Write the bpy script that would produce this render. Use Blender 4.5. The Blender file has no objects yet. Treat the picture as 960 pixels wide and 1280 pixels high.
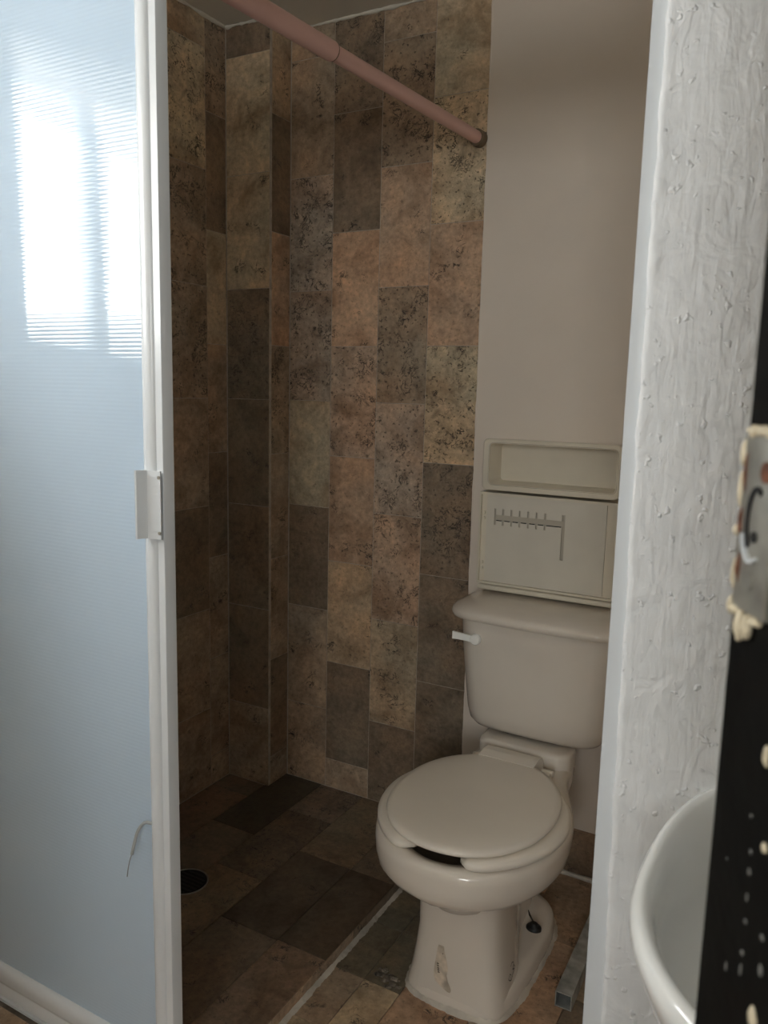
import bpy, bmesh, math, random
from mathutils import Vector, Matrix, noise

scene = bpy.context.scene
COL = scene.collection
random.seed(7)

# ------------------------------------------------------------------ camera
EYE = 1.249                      # eye height; world origin on the floor line under the camera
YAW, PITCH, ROLL = map(math.radians, (29.117, 8.656, -1.393))
cy, sy, cp, sp, cr, sr = (math.cos(YAW), math.sin(YAW), math.cos(PITCH), math.sin(PITCH),
                          math.cos(ROLL), math.sin(ROLL))
fwd = Vector((-sy * cp, cy * cp, -sp))
rgt = Vector((cy, sy, 0))
dwn = fwd.cross(rgt)
r2 = cr * rgt + sr * dwn
d2 = -sr * rgt + cr * dwn
cam_data = bpy.data.cameras.new('camera')
cam = bpy.data.objects.new('camera', cam_data)
COL.objects.link(cam)
m3 = Matrix((r2, -d2, -fwd)).transposed()
cam.matrix_world = Matrix.Translation((0, 0, EYE)) @ m3.to_4x4()
cam_data.sensor_fit = 'VERTICAL'
cam_data.sensor_height = 36.0
cam_data.lens = 994.9 / 1280 * 36.0
cam_data.clip_start = 0.02
cam_data.dof.use_dof = True
cam_data.dof.focus_distance = 1.75
cam_data.dof.aperture_fstop = 9.0
scene.camera = cam

# ------------------------------------------------------------------ world, daylight, exposure
world = bpy.data.worlds.new('overcast_sky')
scene.world = world
world.use_nodes = True
bg = world.node_tree.nodes['Background']
bg.inputs['Color'].default_value = (1.0, 0.98, 0.972, 1)
bg.inputs['Strength'].default_value = 17.0
WIN = dict(y0=-0.16, y1=0.625, z0=1.365, z1=1.95)     # window opening in the left wall
XL = -1.56                                          # left wall face
WIN2 = dict(x0=0.20, x1=1.10, z0=1.22, z1=2.10)    # hall window behind the camera, seen through the doorway
RY = -2.6                                           # far wall of the hall behind the camera
def daylight_portal(w, h, mat):
    portal = bpy.data.lights.new('window_portal', 'AREA')
    portal.shape = 'RECTANGLE'
    portal.size, portal.size_y = w, h
    portal.cycles.is_portal = True
    po = bpy.data.objects.new('window_portal', portal)
    COL.objects.link(po)
    po.matrix_world = mat
daylight_portal(WIN['y1'] - WIN['y0'], WIN['z1'] - WIN['z0'],
    Matrix.Translation((XL - 0.255, (WIN['y0'] + WIN['y1']) / 2, (WIN['z0'] + WIN['z1']) / 2)) @
    Matrix(((0, 0, -1, 0), (1, 0, 0, 0), (0, 1, 0, 0), (0, 0, 0, 1))))
daylight_portal(WIN2['x1'] - WIN2['x0'], WIN2['z1'] - WIN2['z0'],
    Matrix.Translation(((WIN2['x0'] + WIN2['x1']) / 2, RY - 0.09, (WIN2['z0'] + WIN2['z1']) / 2)) @
    Matrix(((-1, 0, 0, 0), (0, 0, -1, 0), (0, -1, 0, 0), (0, 0, 0, 1))))
vs = scene.view_settings
vs.view_transform = 'Standard'
vs.look = 'None'
vs.exposure = 0.06
scene.cycles.max_bounces = 16
scene.cycles.diffuse_bounces = 10
scene.cycles.glossy_bounces = 6
vs.gamma = 1.0
vs.use_curve_mapping = False

# ------------------------------------------------------------------ key planes
YB = 1.918      # back wall tile face
YP = 1.822      # pilaster face
XP = -1.395     # pilaster side
YD = 0.89       # sliding door face
YW = 0.885      # plaster partition face
FZ = 0.02       # floor
SZ = 0.05       # raised shower floor
CZ = 2.218      # ceiling
XCURB = -0.832
XT = -0.803     # where the tiles stop on the back wall

# ------------------------------------------------------------------ material helpers
def new_mat(name):
    m = bpy.data.materials.new(name)
    m.use_nodes = True
    nt = m.node_tree
    b = nt.nodes['Principled BSDF']
    return m, nt, b

def N(nt, t, **kw):
    n = nt.nodes.new(t)
    for k, v in kw.items():
        if k in n.inputs:
            n.inputs[k].default_value = v
        else:
            setattr(n, k, v)
    return n

def L(nt, a, b):
    nt.links.new(a, b)

def ramp(nt, fac, stops):
    r = N(nt, 'ShaderNodeValToRGB')
    e = r.color_ramp.elements
    while len(e) < len(stops):
        e.new(0.5)
    for i, (p, c) in enumerate(stops):
        e[i].position = p
        e[i].color = c if len(c) == 4 else (*c, 1)
    L(nt, fac, r.inputs['Fac'])
    return r.outputs['Color']

def g(v):
    return (v, v, v, 1)

def plain(name, col, rough=0.5, metal=0.0, spec=0.5, mottle=0.06, scale=12, bump=0.0, bscale=60, coat=0.0):
    m, nt, b = new_mat(name)
    tc = N(nt, 'ShaderNodeTexCoord')
    n = N(nt, 'ShaderNodeTexNoise', Scale=scale, Detail=5.0)
    L(nt, tc.outputs['Object'], n.inputs['Vector'])
    lo = tuple(c * (1 - mottle * 2) for c in col)
    hi = tuple(min(1, c * (1 + mottle)) for c in col)
    L(nt, ramp(nt, n.outputs['Fac'], [(0.3, lo), (0.7, hi)]), b.inputs['Base Color'])
    b.inputs['Roughness'].default_value = rough
    b.inputs['Metallic'].default_value = metal
    b.inputs['Specular IOR Level'].default_value = spec
    b.inputs['Coat Weight'].default_value = coat
    if bump:
        n2 = N(nt, 'ShaderNodeTexNoise', Scale=bscale, Detail=6.0)
        L(nt, tc.outputs['Object'], n2.inputs['Vector'])
        bp = N(nt, 'ShaderNodeBump', Strength=bump, Distance=0.01)
        L(nt, n2.outputs['Fac'], bp.inputs['Height'])
        L(nt, bp.outputs['Normal'], b.inputs['Normal'])
    return m

def travertine():
    """stone tile; the object's colour gives each tile its own tint, its alpha how pitted it is"""
    m, nt, b = new_mat('travertine')
    tc = N(nt, 'ShaderNodeTexCoord')
    oi = N(nt, 'ShaderNodeObjectInfo')
    off = N(nt, 'ShaderNodeVectorMath', operation='MULTIPLY')
    off.inputs[1].default_value = (37.0, 91.0, 53.0)
    L(nt, oi.outputs['Random'], off.inputs[0])
    add = N(nt, 'ShaderNodeVectorMath', operation='ADD')
    L(nt, tc.outputs['Object'], add.inputs[0])
    L(nt, off.outputs['Vector'], add.inputs[1])
    V = add.outputs['Vector']
    cloud = N(nt, 'ShaderNodeTexNoise', Scale=9.0, Detail=6.0, Roughness=0.62, Distortion=0.6)
    L(nt, V, cloud.inputs['Vector'])
    fine = N(nt, 'ShaderNodeTexNoise', Scale=70.0, Detail=5.0, Roughness=0.7)
    L(nt, V, fine.inputs['Vector'])
    hue = N(nt, 'ShaderNodeTexNoise', Scale=5.0, Detail=3.0)
    L(nt, V, hue.inputs['Vector'])
    tint = ramp(nt, cloud.outputs['Fac'], [(0.28, (0.58, 0.53, 0.48)), (0.5, (1, 1, 1)), (0.70, (1.32, 1.27, 1.20))])
    tint2 = ramp(nt, hue.outputs['Fac'], [(0.35, (1.08, 0.98, 0.90)), (0.65, (0.95, 1.0, 1.02))])
    tint3 = ramp(nt, fine.outputs['Fac'], [(0.28, g(0.68)), (0.72, g(1.26))])
    c = oi.outputs['Color']
    for t in (tint, tint2, tint3):
        mx = N(nt, 'ShaderNodeMix', data_type='RGBA', blend_type='MULTIPLY')
        mx.inputs['Factor'].default_value = 1.0
        L(nt, c, mx.inputs['A'])
        L(nt, t, mx.inputs['B'])
        c = mx.outputs['Result']
    # worm-like pits: thin contour of a warped noise, gated by a larger noise
    wv = N(nt, 'ShaderNodeTexNoise', Scale=32.0, Detail=5.0, Roughness=0.65, Distortion=1.3)
    L(nt, V, wv.inputs['Vector'])
    sub = N(nt, 'ShaderNodeMath', operation='SUBTRACT')
    L(nt, wv.outputs['Fac'], sub.inputs[0]); sub.inputs[1].default_value = 0.5
    ab = N(nt, 'ShaderNodeMath', operation='ABSOLUTE')
    L(nt, sub.outputs[0], ab.inputs[0])
    line = ramp(nt, ab.outputs[0], [(0.0, g(1)), (0.014, g(0.85)), (0.03, g(0))])
    gate = N(nt, 'ShaderNodeTexNoise', Scale=16.0, Detail=4.0)
    gm = N(nt, 'ShaderNodeVectorMath', operation='ADD')
    gm.inputs[1].default_value = (3.7, 1.1, 8.3)
    L(nt, V, gm.inputs[0]); L(nt, gm.outputs[0], gate.inputs['Vector'])
    # threshold falls as the tile's pit amount rises
    thr = N(nt, 'ShaderNodeMapRange')
    thr.inputs['From Min'].default_value = 0.0; thr.inputs['From Max'].default_value = 1.0
    thr.inputs['To Min'].default_value = 0.64; thr.inputs['To Max'].default_value = 0.47
    L(nt, oi.outputs['Alpha'], thr.inputs['Value'])
    gs = N(nt, 'ShaderNodeMath', operation='SUBTRACT')
    L(nt, gate.outputs['Fac'], gs.inputs[0]); L(nt, thr.outputs[0], gs.inputs[1])
    gk = N(nt, 'ShaderNodeMath', operation='MULTIPLY', use_clamp=True)
    L(nt, gs.outputs[0], gk.inputs[0]); gk.inputs[1].default_value = 14.0
    worm = N(nt, 'ShaderNodeMath', operation='MULTIPLY')
    L(nt, line, worm.inputs[0]); L(nt, gk.outputs[0], worm.inputs[1])
    # small round pits
    dots = N(nt, 'ShaderNodeTexNoise', Scale=120.0, Detail=2.0, Roughness=0.5)
    L(nt, V, dots.inputs['Vector'])
    dm = ramp(nt, dots.outputs['Fac'], [(0.62, g(0)), (0.68, g(0.9))])
    dk = N(nt, 'ShaderNodeMath', operation='MULTIPLY')
    L(nt, dm, dk.inputs[0]); L(nt, oi.outputs['Alpha'], dk.inputs[1])
    pit = N(nt, 'ShaderNodeMath', operation='MAXIMUM')
    L(nt, worm.outputs[0], pit.inputs[0]); L(nt, dk.outputs[0], pit.inputs[1])
    # broad dark clouds of mineral stain
    st = N(nt, 'ShaderNodeTexNoise', Scale=20.0, Detail=8.0, Roughness=0.75, Distortion=0.8)
    L(nt, gm.outputs[0], st.inputs['Vector'])
    ss = N(nt, 'ShaderNodeMath', operation='SUBTRACT')
    L(nt, st.outputs['Fac'], ss.inputs[0]); L(nt, thr.outputs[0], ss.inputs[1])
    sk = N(nt, 'ShaderNodeMath', operation='MULTIPLY', use_clamp=True)
    L(nt, ss.outputs[0], sk.inputs[0]); sk.inputs[1].default_value = 5.0
    s2 = N(nt, 'ShaderNodeMath', operation='MULTIPLY')
    L(nt, sk.outputs[0], s2.inputs[0]); s2.inputs[1].default_value = 0.58
    mx = N(nt, 'ShaderNodeMix', data_type='RGBA')
    L(nt, s2.outputs[0], mx.inputs['Factor'])
    L(nt, c, mx.inputs['A']); mx.inputs['B'].default_value = (0.085, 0.062, 0.045, 1)
    mx2 = N(nt, 'ShaderNodeMix', data_type='RGBA')
    L(nt, pit.outputs[0], mx2.inputs['Factor'])
    L(nt, mx.outputs['Result'], mx2.inputs['A']); mx2.inputs['B'].default_value = (0.028, 0.021, 0.016, 1)
    L(nt, mx2.outputs['Result'], b.inputs['Base Color'])
    b.inputs['Roughness'].default_value = 0.42
    b.inputs['Specular IOR Level'].default_value = 0.35
    bp = N(nt, 'ShaderNodeBump', Strength=0.5, Distance=0.0015)
    bp.invert = True
    L(nt, pit.outputs[0], bp.inputs['Height'])
    L(nt, bp.outputs['Normal'], b.inputs['Normal'])
    return m

def rough_plaster():
    m, nt, b = new_mat('brushed_white_plaster')
    tc = N(nt, 'ShaderNodeTexCoord')
    mp = N(nt, 'ShaderNodeMapping')
    mp.inputs['Scale'].default_value = (1, 1, 0.22)
    L(nt, tc.outputs['Object'], mp.inputs['Vector'])
    st = N(nt, 'ShaderNodeTexNoise', Scale=75.0, Detail=7.0, Roughness=0.6, Distortion=0.5)
    L(nt, mp.outputs[0], st.inputs['Vector'])
    lump = N(nt, 'ShaderNodeTexNoise', Scale=24.0, Detail=3.0, Roughness=0.5, Distortion=0.8)
    L(nt, tc.outputs['Object'], lump.inputs['Vector'])
    grit = N(nt, 'ShaderNodeTexNoise', Scale=90.0, Detail=2.0)
    L(nt, tc.outputs['Object'], grit.inputs['Vector'])
    gr = ramp(nt, grit.outputs['Fac'], [(0.66, g(0)), (0.76, g(0.55))])
    a1 = N(nt, 'ShaderNodeMath', operation='MULTIPLY_ADD')
    L(nt, lump.outputs['Fac'], a1.inputs[0]); a1.inputs[1].default_value = 1.6
    L(nt, st.outputs['Fac'], a1.inputs[2])
    a2 = N(nt, 'ShaderNodeMath', operation='ADD')
    L(nt, a1.outputs[0], a2.inputs[0]); L(nt, gr, a2.inputs[1])
    bp = N(nt, 'ShaderNodeBump', Strength=0.72, Distance=0.003)
    L(nt, a2.outputs[0], bp.inputs['Height'])
    L(nt, bp.outputs['Normal'], b.inputs['Normal'])
    L(nt, ramp(nt, lump.outputs['Fac'], [(0.3, (0.77, 0.795, 0.815)), (0.7, (0.85, 0.875, 0.895))]), b.inputs['Base Color'])
    b.inputs['Roughness'].default_value = 0.55
    b.inputs['Specular IOR Level'].default_value = 0.3
    return m

def ribbed_sheet():
    m, nt, b = new_mat('milky_ribbed_sheet')
    tc = N(nt, 'ShaderNodeTexCoord')
    n = N(nt, 'ShaderNodeTexNoise', Scale=3.0, Detail=2.0)
    L(nt, tc.outputs['Object'], n.inputs['Vector'])
    L(nt, ramp(nt, n.outputs['Fac'], [(0.3, (0.63, 0.79, 0.955)), (0.7, (0.66, 0.82, 0.985))]), b.inputs['Base Color'])
    b.inputs['Roughness'].default_value = 0.035
    b.inputs['IOR'].default_value = 1.8
    tr = N(nt, 'ShaderNodeBsdfTranslucent')
    tr.inputs['Color'].default_value = (0.94, 0.95, 0.94, 1)
    ms = N(nt, 'ShaderNodeMixShader')
    ms.inputs['Fac'].default_value = 0.36
    L(nt, b.outputs[0], ms.inputs[1]); L(nt, tr.outputs[0], ms.inputs[2])
    L(nt, ms.outputs[0], nt.nodes['Material Output'].inputs['Surface'])
    return m

def thin_glass():
    m, nt, b = new_mat('window_glass')
    t = N(nt, 'ShaderNodeBsdfTransparent')
    t.inputs['Color'].default_value = (0.95, 0.97, 0.97, 1)
    gl = N(nt, 'ShaderNodeBsdfGlossy', Roughness=0.02)
    ms = N(nt, 'ShaderNodeMixShader')
    ms.inputs['Fac'].default_value = 0.06
    L(nt, t.outputs[0], ms.inputs[1]); L(nt, gl.outputs[0], ms.inputs[2])
    L(nt, ms.outputs[0], nt.nodes['Material Output'].inputs['Surface'])
    return m

M = dict(
    trav=travertine(),
    plaster=plain('smooth_plaster', (0.76, 0.685, 0.60), 0.7, mottle=0.03, scale=3, bump=0.12, bscale=25),
    ceil=plain('ceiling_plaster', (0.68, 0.65, 0.57), 0.8, mottle=0.04, scale=4, bump=0.2, bscale=18),
    rough=rough_plaster(),
    grout=plain('pale_grout', (0.50, 0.44, 0.37), 0.9, mottle=0.15, scale=40, bump=0.4, bscale=200),
    dgrout=plain('dark_grout', (0.16, 0.135, 0.11), 0.9, mottle=0.2, scale=40, bump=0.4, bscale=200),
    caulk=plain('white_sealant', (0.60, 0.56, 0.49), 0.6, mottle=0.16, scale=14, bump=0.4, bscale=90),
    alu=plain('white_aluminium', (0.68, 0.72, 0.755), 0.22, mottle=0.02, scale=5, spec=0.55),
    sheet=ribbed_sheet(),
    ceramic=plain('cream_ceramic', (0.72, 0.67, 0.60), 0.14, mottle=0.025, scale=6, spec=0.5, coat=0.2),
    seat=plain('cream_plastic', (0.79, 0.745, 0.67), 0.30, mottle=0.02, scale=6),
    white=plain('white_ceramic', (0.90, 0.92, 0.91), 0.10, mottle=0.015, scale=5, coat=0.3),
    cab=plain('ivory_plastic', (0.70, 0.65, 0.54), 0.38, mottle=0.04, scale=9),
    cabd=plain('ivory_backing_shaded', (0.50, 0.46, 0.38), 0.6, mottle=0.05, scale=9),  # darker than the panel: shade of the slot recess put into the colour
    cabin=plain('ivory_panel', (0.66, 0.63, 0.55), 0.5, mottle=0.03, scale=9),
    black=plain('black_enamel', (0.003, 0.003, 0.0025), 0.55, spec=0.12, mottle=0.3, scale=25, bump=0.08, bscale=40),
    rubber=plain('black_rubber', (0.012, 0.012, 0.012), 0.5),
    dark=plain('dark_void', (0.006, 0.006, 0.006), 0.8),
    pink=plain('pink_plastic', (0.70, 0.45, 0.40), 0.38, mottle=0.03, scale=8),
    brown=plain('brown_cap', (0.16, 0.115, 0.07), 0.6, mottle=0.15),
    zinc=plain('galvanised_steel', (0.50, 0.53, 0.52), 0.45, metal=0.35, mottle=0.25, scale=30),
    steel=plain('worn_steel', (0.34, 0.33, 0.29), 0.38, metal=0.55, mottle=0.2, scale=40),
    rust=plain('rust', (0.16, 0.055, 0.025), 0.8, mottle=0.4, scale=120, bump=0.4),
    drip=plain('cream_paint_drip', (0.66, 0.58, 0.42), 0.5, mottle=0.1, scale=60),
    speck=plain('grey_paint_speck', (0.16, 0.16, 0.15), 0.5, mottle=0.2),
    wire=plain('grey_wire', (0.28, 0.29, 0.30), 0.5, mottle=0.1),
    tie=plain('white_plastic_tie', (0.40, 0.42, 0.42), 0.4, mottle=0.05),
    tape=plain('yellowed_tape', (0.60, 0.52, 0.42), 0.6, mottle=0.18, scale=45),
    ink=plain('black_ink', (0.015, 0.013, 0.01), 0.6),
    glass=thin_glass(),
    mortar=plain('dirty_mortar', (0.24, 0.21, 0.17), 0.95, mottle=0.5, scale=60, bump=0.8, bscale=120),
    earth=plain('outdoor_ground', (0.30, 0.28, 0.24), 0.9),
)

# ------------------------------------------------------------------ object helpers
ORG = {}

def org(o):
    return ORG.get(o, Vector((0, 0, 0)))

def empty(name, loc, label, cat, group=None):
    o = bpy.data.objects.new(name, None)
    COL.objects.link(o)
    o.location = loc
    o.empty_display_size = 0.05
    ORG[o] = Vector(loc)
    tag(o, label, cat, group)
    return o

def tag(o, label, cat, group=None):
    o['label'] = label
    o['category'] = cat
    if group:
        o['group'] = group

def place(o, parent, origin):
    COL.objects.link(o)
    ORG[o] = Vector(origin)
    if parent is not None:
        o.parent = parent
        o.location = Vector(origin) - org(parent)
    else:
        o.location = origin

def mesh_obj(name, verts, faces, mat, parent=None, smooth=False, origin=None, structure=False, angle=None):
    """verts in world coordinates"""
    if origin is None:
        origin = org(parent) if parent is not None else Vector((0, 0, 0))
    origin = Vector(origin)
    me = bpy.data.meshes.new(name)
    me.from_pydata([Vector(v) - origin for v in verts], [], faces)
    bm = bmesh.new(); bm.from_mesh(me)
    bmesh.ops.recalc_face_normals(bm, faces=bm.faces)
    bm.to_mesh(me); bm.free()
    me.materials.append(M[mat])
    if smooth:
        me.shade_smooth()
        if angle:
            me.set_sharp_from_angle(angle=math.radians(angle))
    o = bpy.data.objects.new(name, me)
    place(o, parent, origin)
    if structure:
        o['kind'] = 'structure'
    return o

class MB:
    """collects shapes in world space into one mesh"""
    def __init__(s):
        s.v = []; s.f = []
    def add(s, v, f):
        k = len(s.v)
        s.v += [tuple(p) for p in v]
        s.f += [tuple(i + k for i in q) for q in f]
        return s
    def box(s, x0, x1, y0, y1, z0, z1):
        v = [(x, y, z) for x in (x0, x1) for y in (y0, y1) for z in (z0, z1)]
        return s.add(v, [(0, 1, 3, 2), (4, 6, 7, 5), (0, 4, 5, 1), (2, 3, 7, 6), (0, 2, 6, 4), (1, 5, 7, 3)])
    def bbox(s, x0, x1, y0, y1, z0, z1, r):
        bm = bmesh.new()
        bmesh.ops.create_cube(bm, size=1)
        for q in bm.verts:
            q.co = Vector(((x0 + x1) / 2 + q.co.x * (x1 - x0), (y0 + y1) / 2 + q.co.y * (y1 - y0), (z0 + z1) / 2 + q.co.z * (z1 - z0)))
        bmesh.ops.bevel(bm, geom=bm.edges[:] , offset=r, segments=3, profile=0.5, affect='EDGES')
        bm.verts.index_update()
        s.add([q.co for q in bm.verts], [[q.index for q in f.verts] for f in bm.faces])
        bm.free()
        return s
    def loft(s, rings, cap0=False, cap1=False, closed=True):
        n = len(rings[0])
        v = [p for r in rings for p in r]
        f = []
        for i in range(len(rings) - 1):
            for j in range(n if closed else n - 1):
                a, b = i * n + j, i * n + (j + 1) % n
                f.append((a, b, b + n, a + n))
        if cap0: f.append(tuple(range(n)))
        if cap1: f.append(tuple(range((len(rings) - 1) * n, len(rings) * n)))
        return s.add(v, f)
    def tube(s, pts, rad, seg=12, cap=True):
        pts = [Vector(p) for p in pts]
        rr = rad if isinstance(rad, (list, tuple)) else [rad] * len(pts)
        t0 = (pts[1] - pts[0]).normalized()
        up = Vector((0, 0, 1)) if abs(t0.z) < 0.9 else Vector((1, 0, 0))
        u = t0.cross(up).normalized()
        rings = []
        for i, p in enumerate(pts):
            t = (pts[min(i + 1, len(pts) - 1)] - pts[max(i - 1, 0)]).normalized()
            u = (u - t * u.dot(t)).normalized()
            w = t.cross(u)
            rings.append([p + (u * math.cos(2 * math.pi * k / seg) + w * math.sin(2 * math.pi * k / seg)) * rr[i] for k in range(seg)])
        return s.loft(rings, cap, cap)
    def disc(s, c, ax, r, h, seg=20):
        c = Vector(c); ax = Vector(ax).normalized()
        return s.tube([c, c + ax * h], r, seg)
    def build(s, name, mat, parent=None, smooth=False, origin=None, structure=False, angle=None):
        return mesh_obj(name, s.v, s.f, mat, parent, smooth, origin, structure, angle)

def smoothstep(a, b, x):
    t = max(0, min(1, (x - a) / (b - a)))
    return t * t * (3 - 2 * t)

def lumpy_bead(name, p0, p1, rad, mat, parent, n=160, seed=0, amp=0.5, squash=None, structure=False):
    p0, p1 = Vector(p0), Vector(p1)
    d = (p1 - p0)
    pts, rr = [], []
    for i in range(n + 1):
        t = i / n
        q = noise.noise(Vector((t * n * 0.13, seed, 0.3)))
        q2 = noise.noise(Vector((t * n * 0.4, seed + 5, 0.7)))
        pts.append(p0 + d * t + Vector((noise.noise(Vector((t * n * 0.07, seed, 3.1))),
                                         noise.noise(Vector((t * n * 0.07, seed, 7.9))), 0)) * rad * 0.7 * amp)
        rr.append(rad * (1 + amp * (0.8 * q + 0.6 * q2)))
    return MB().tube(pts, rr, 8).build(name, mat, parent, True, structure=structure)

def fillet(name, path, out, w, h, mat, parent, seed=0, amp=0.35):
    """triangular bead of sealant along a path; out(i) points away from the wall it leans on"""
    rings = []
    for i, p in enumerate(path):
        p = Vector(p)
        k = 1 + amp * (noise.noise(Vector((i * 0.11, seed, 0))) + 0.6 * noise.noise(Vector((i * 0.45, seed, 4))) + 0.35 * noise.noise(Vector((i * 1.3, seed, 8))))
        o = Vector(out(i)).normalized()
        up = Vector((0, 0, 1))
        rings.append([p - o * 0.001 - up * 0.001, p - o * 0.001 + up * h * k, p + o * w * 0.35 * k + up * h * 0.62 * k, p + o * w * 0.75 * k + up * h * 0.2 * k, p + o * w * k - up * 0.001])
    return MB().loft(rings, True, True).build(name, mat, parent, True, angle=50)

# ------------------------------------------------------------------ tiles
TILES = {}
def tile_mesh(a, b, t=0.010, ch=0.0007):
    """slab a x b in local XY, face at z = 0, body behind (z < 0), chamfered face edges"""
    k = (round(a, 4), round(b, 4), t)
    if k in TILES:
        return TILES[k]
    x, y = a / 2, b / 2
    v = []
    for (ix, iy, z) in ((x, y, -t), (x, y, -ch), (x - ch, y - ch, 0)):
        v += [(-ix, -iy, z), (ix, -iy, z), (ix, iy, z), (-ix, iy, z)]
    f = [(3, 2, 1, 0)]
    for i in range(2):
        for j in range(4):
            p, q = i * 4 + j, i * 4 + (j + 1) % 4
            f.append((p, q, q + 4, p + 4))
    f.append((8, 9, 10, 11))
    me = bpy.data.meshes.new('tile')
    me.from_pydata(v, [], f)
    me.materials.append(M['trav'])
    TILES[k] = me
    return me

TONE = dict(
    d=(0.245, 0.188, 0.136, 0.22), D=(0.265, 0.205, 0.150, 0.62), m=(0.400, 0.306, 0.222, 0.35),
    M=(0.375, 0.288, 0.208, 0.78), r=(0.500, 0.348, 0.242, 0.35), R=(0.470, 0.340, 0.248, 0.72),
    l=(0.540, 0.438, 0.308, 0.22), L=(0.550, 0.446, 0.310, 0.82), p=(0.450, 0.360, 0.284, 0.82),
    g=(0.190, 0.165, 0.120, 0.30), y=(0.470, 0.360, 0.248, 0.42))

def put_tile(parent, center, axes, a, b, tone, joint=0.0016, soil_shade=1.0):
    """axes = (u, v, n): in-plane directions and outward normal"""
    u, v, n = (Vector(q) for q in axes)
    o = bpy.data.objects.new('tile', tile_mesh(a - joint, b - joint))
    c = TONE[tone]
    k = random.uniform(0.93, 1.07) * soil_shade
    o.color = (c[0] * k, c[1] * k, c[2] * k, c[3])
    COL.objects.link(o)
    o.parent = parent
    m = Matrix((u, v, n)).transposed().to_4x4()
    wob = random.uniform(-0.0004, 0.0005)
    m.translation = Vector(center) + n * wob - org(parent)
    o.matrix_local = m
    return o

P = 0.307
SET1 = [1.982 - P * i for i in range(7)]
SET2 = [2.137 - P * i for i in range(7)]

def column(parent, u0, u1, joints, z0, z1, fn, tones):
    """fn(u, z) -> centre; tones from the top down"""
    cuts = [z1] + [j for j in joints if z0 + 0.01 < j < z1 - 0.01] + [z0]
    for i in range(len(cuts) - 1):
        a, b = cuts[i], cuts[i + 1]
        c, axes = fn((u0 + u1) / 2, (a + b) / 2)
        put_tile(parent, c, axes, abs(u1 - u0), a - b, tones[i % len(tones)])

# ------------------------------------------------------------------ room shell
RX = 1.20       # right wall
CX = 0.06       # right wall of the toilet compartment
TT = 0.010      # tile thickness

# ceiling
MB().box(XL - 0.27, RX + 0.1, RY - 0.1, YB + 0.12, CZ, CZ + 0.1).build('ceiling', 'ceil', structure=True)
# floors
fl = MB().box(XL - 0.27, RX + 0.1, RY - 0.1, YB + 0.12, -0.10, FZ - 0.004).build('floor', 'dgrout', structure=True)
fs = MB().box(XL, XCURB - 0.0085, YD + 0.055, YB + 0.003, FZ - 0.004, SZ - 0.004).build('floor_shower', 'dgrout', structure=True)
# left wall with the window opening
w = MB()
x0, x1 = XL - 0.26, XL
w.box(x0, x1, RY, WIN['y0'], FZ - 0.01, CZ)
w.box(x0, x1, WIN['y1'], YB + 0.1, FZ - 0.01, CZ)
w.box(x0, x1, WIN['y0'], WIN['y1'], FZ - 0.01, WIN['z0'])
w.box(x0, x1, WIN['y0'], WIN['y1'], WIN['z1'], CZ)
wl = w.build('wall_left', 'plaster', structure=True)
# back wall: plaster face slightly proud of the tile line
wb = MB().box(XL, RX, YB + 0.0011, YB + 0.1, FZ - 0.01, CZ).build('wall_back', 'grout', structure=True)
MB().box(XT, CX, YB - 0.002, YB + 0.0011, FZ - 0.004, CZ).build('plaster_coat', 'plaster', wb)
# pilaster in the shower corner
wp = MB().box(XL, XP - 0.0011, YP + 0.0011, YB + 0.003, SZ - 0.004, CZ).build('wall_pilaster', 'grout', structure=True)
# wall behind the camera, right wall, compartment wall, plaster partition
q = WIN2
MB().box(XL - 0.26, q['x0'], RY - 0.1, RY, FZ - 0.01, CZ).box(q['x1'], RX + 0.1, RY - 0.1, RY, FZ - 0.01, CZ).box(q['x0'], q['x1'], RY - 0.1, RY, FZ - 0.01, q['z0']).box(q['x0'], q['x1'], RY - 0.1, RY, q['z1'], CZ).build('wall_front', 'plaster', structure=True)
t = 0.03
w2 = MB().box(q['x0'], q['x0'] + t, RY - .08, RY - .04, q['z0'], q['z1']).box(q['x1'] - t, q['x1'], RY - .08, RY - .04, q['z0'], q['z1'])
w2.box(q['x0'] + t, q['x1'] - t, RY - .08, RY - .04, q['z0'], q['z0'] + t).box(q['x0'] + t, q['x1'] - t, RY - .08, RY - .04, q['z1'] - t, q['z1'])
w2 = w2.build('window_2', 'alu', structure=True)
MB().box(q['x0'] + t, q['x1'] - t, RY - .064, RY - .060, q['z0'] + t, q['z1'] - t).build('pane', 'glass', w2)
# wall with the doorway the camera looks through
HX, HY = 0.318, -0.195                               # hinge of the entrance door
MB().box(XL, -0.66, -0.32, -0.20, FZ - 0.01, CZ).box(HX + 0.05, RX, -0.32, -0.20, FZ - 0.01, CZ).box(-0.66, HX + 0.05, -0.32, -0.20, 2.09, CZ).build('wall_doorway', 'plaster', structure=True)
MB().box(RX, RX + 0.1, RY, YB + 0.1, FZ - 0.01, CZ).build('wall_right', 'plaster', structure=True)
MB().box(CX, CX + 0.1, YW + 0.10, YB + 0.003, FZ - 0.01, CZ).build('wall_compartment', 'plaster', structure=True)

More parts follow.
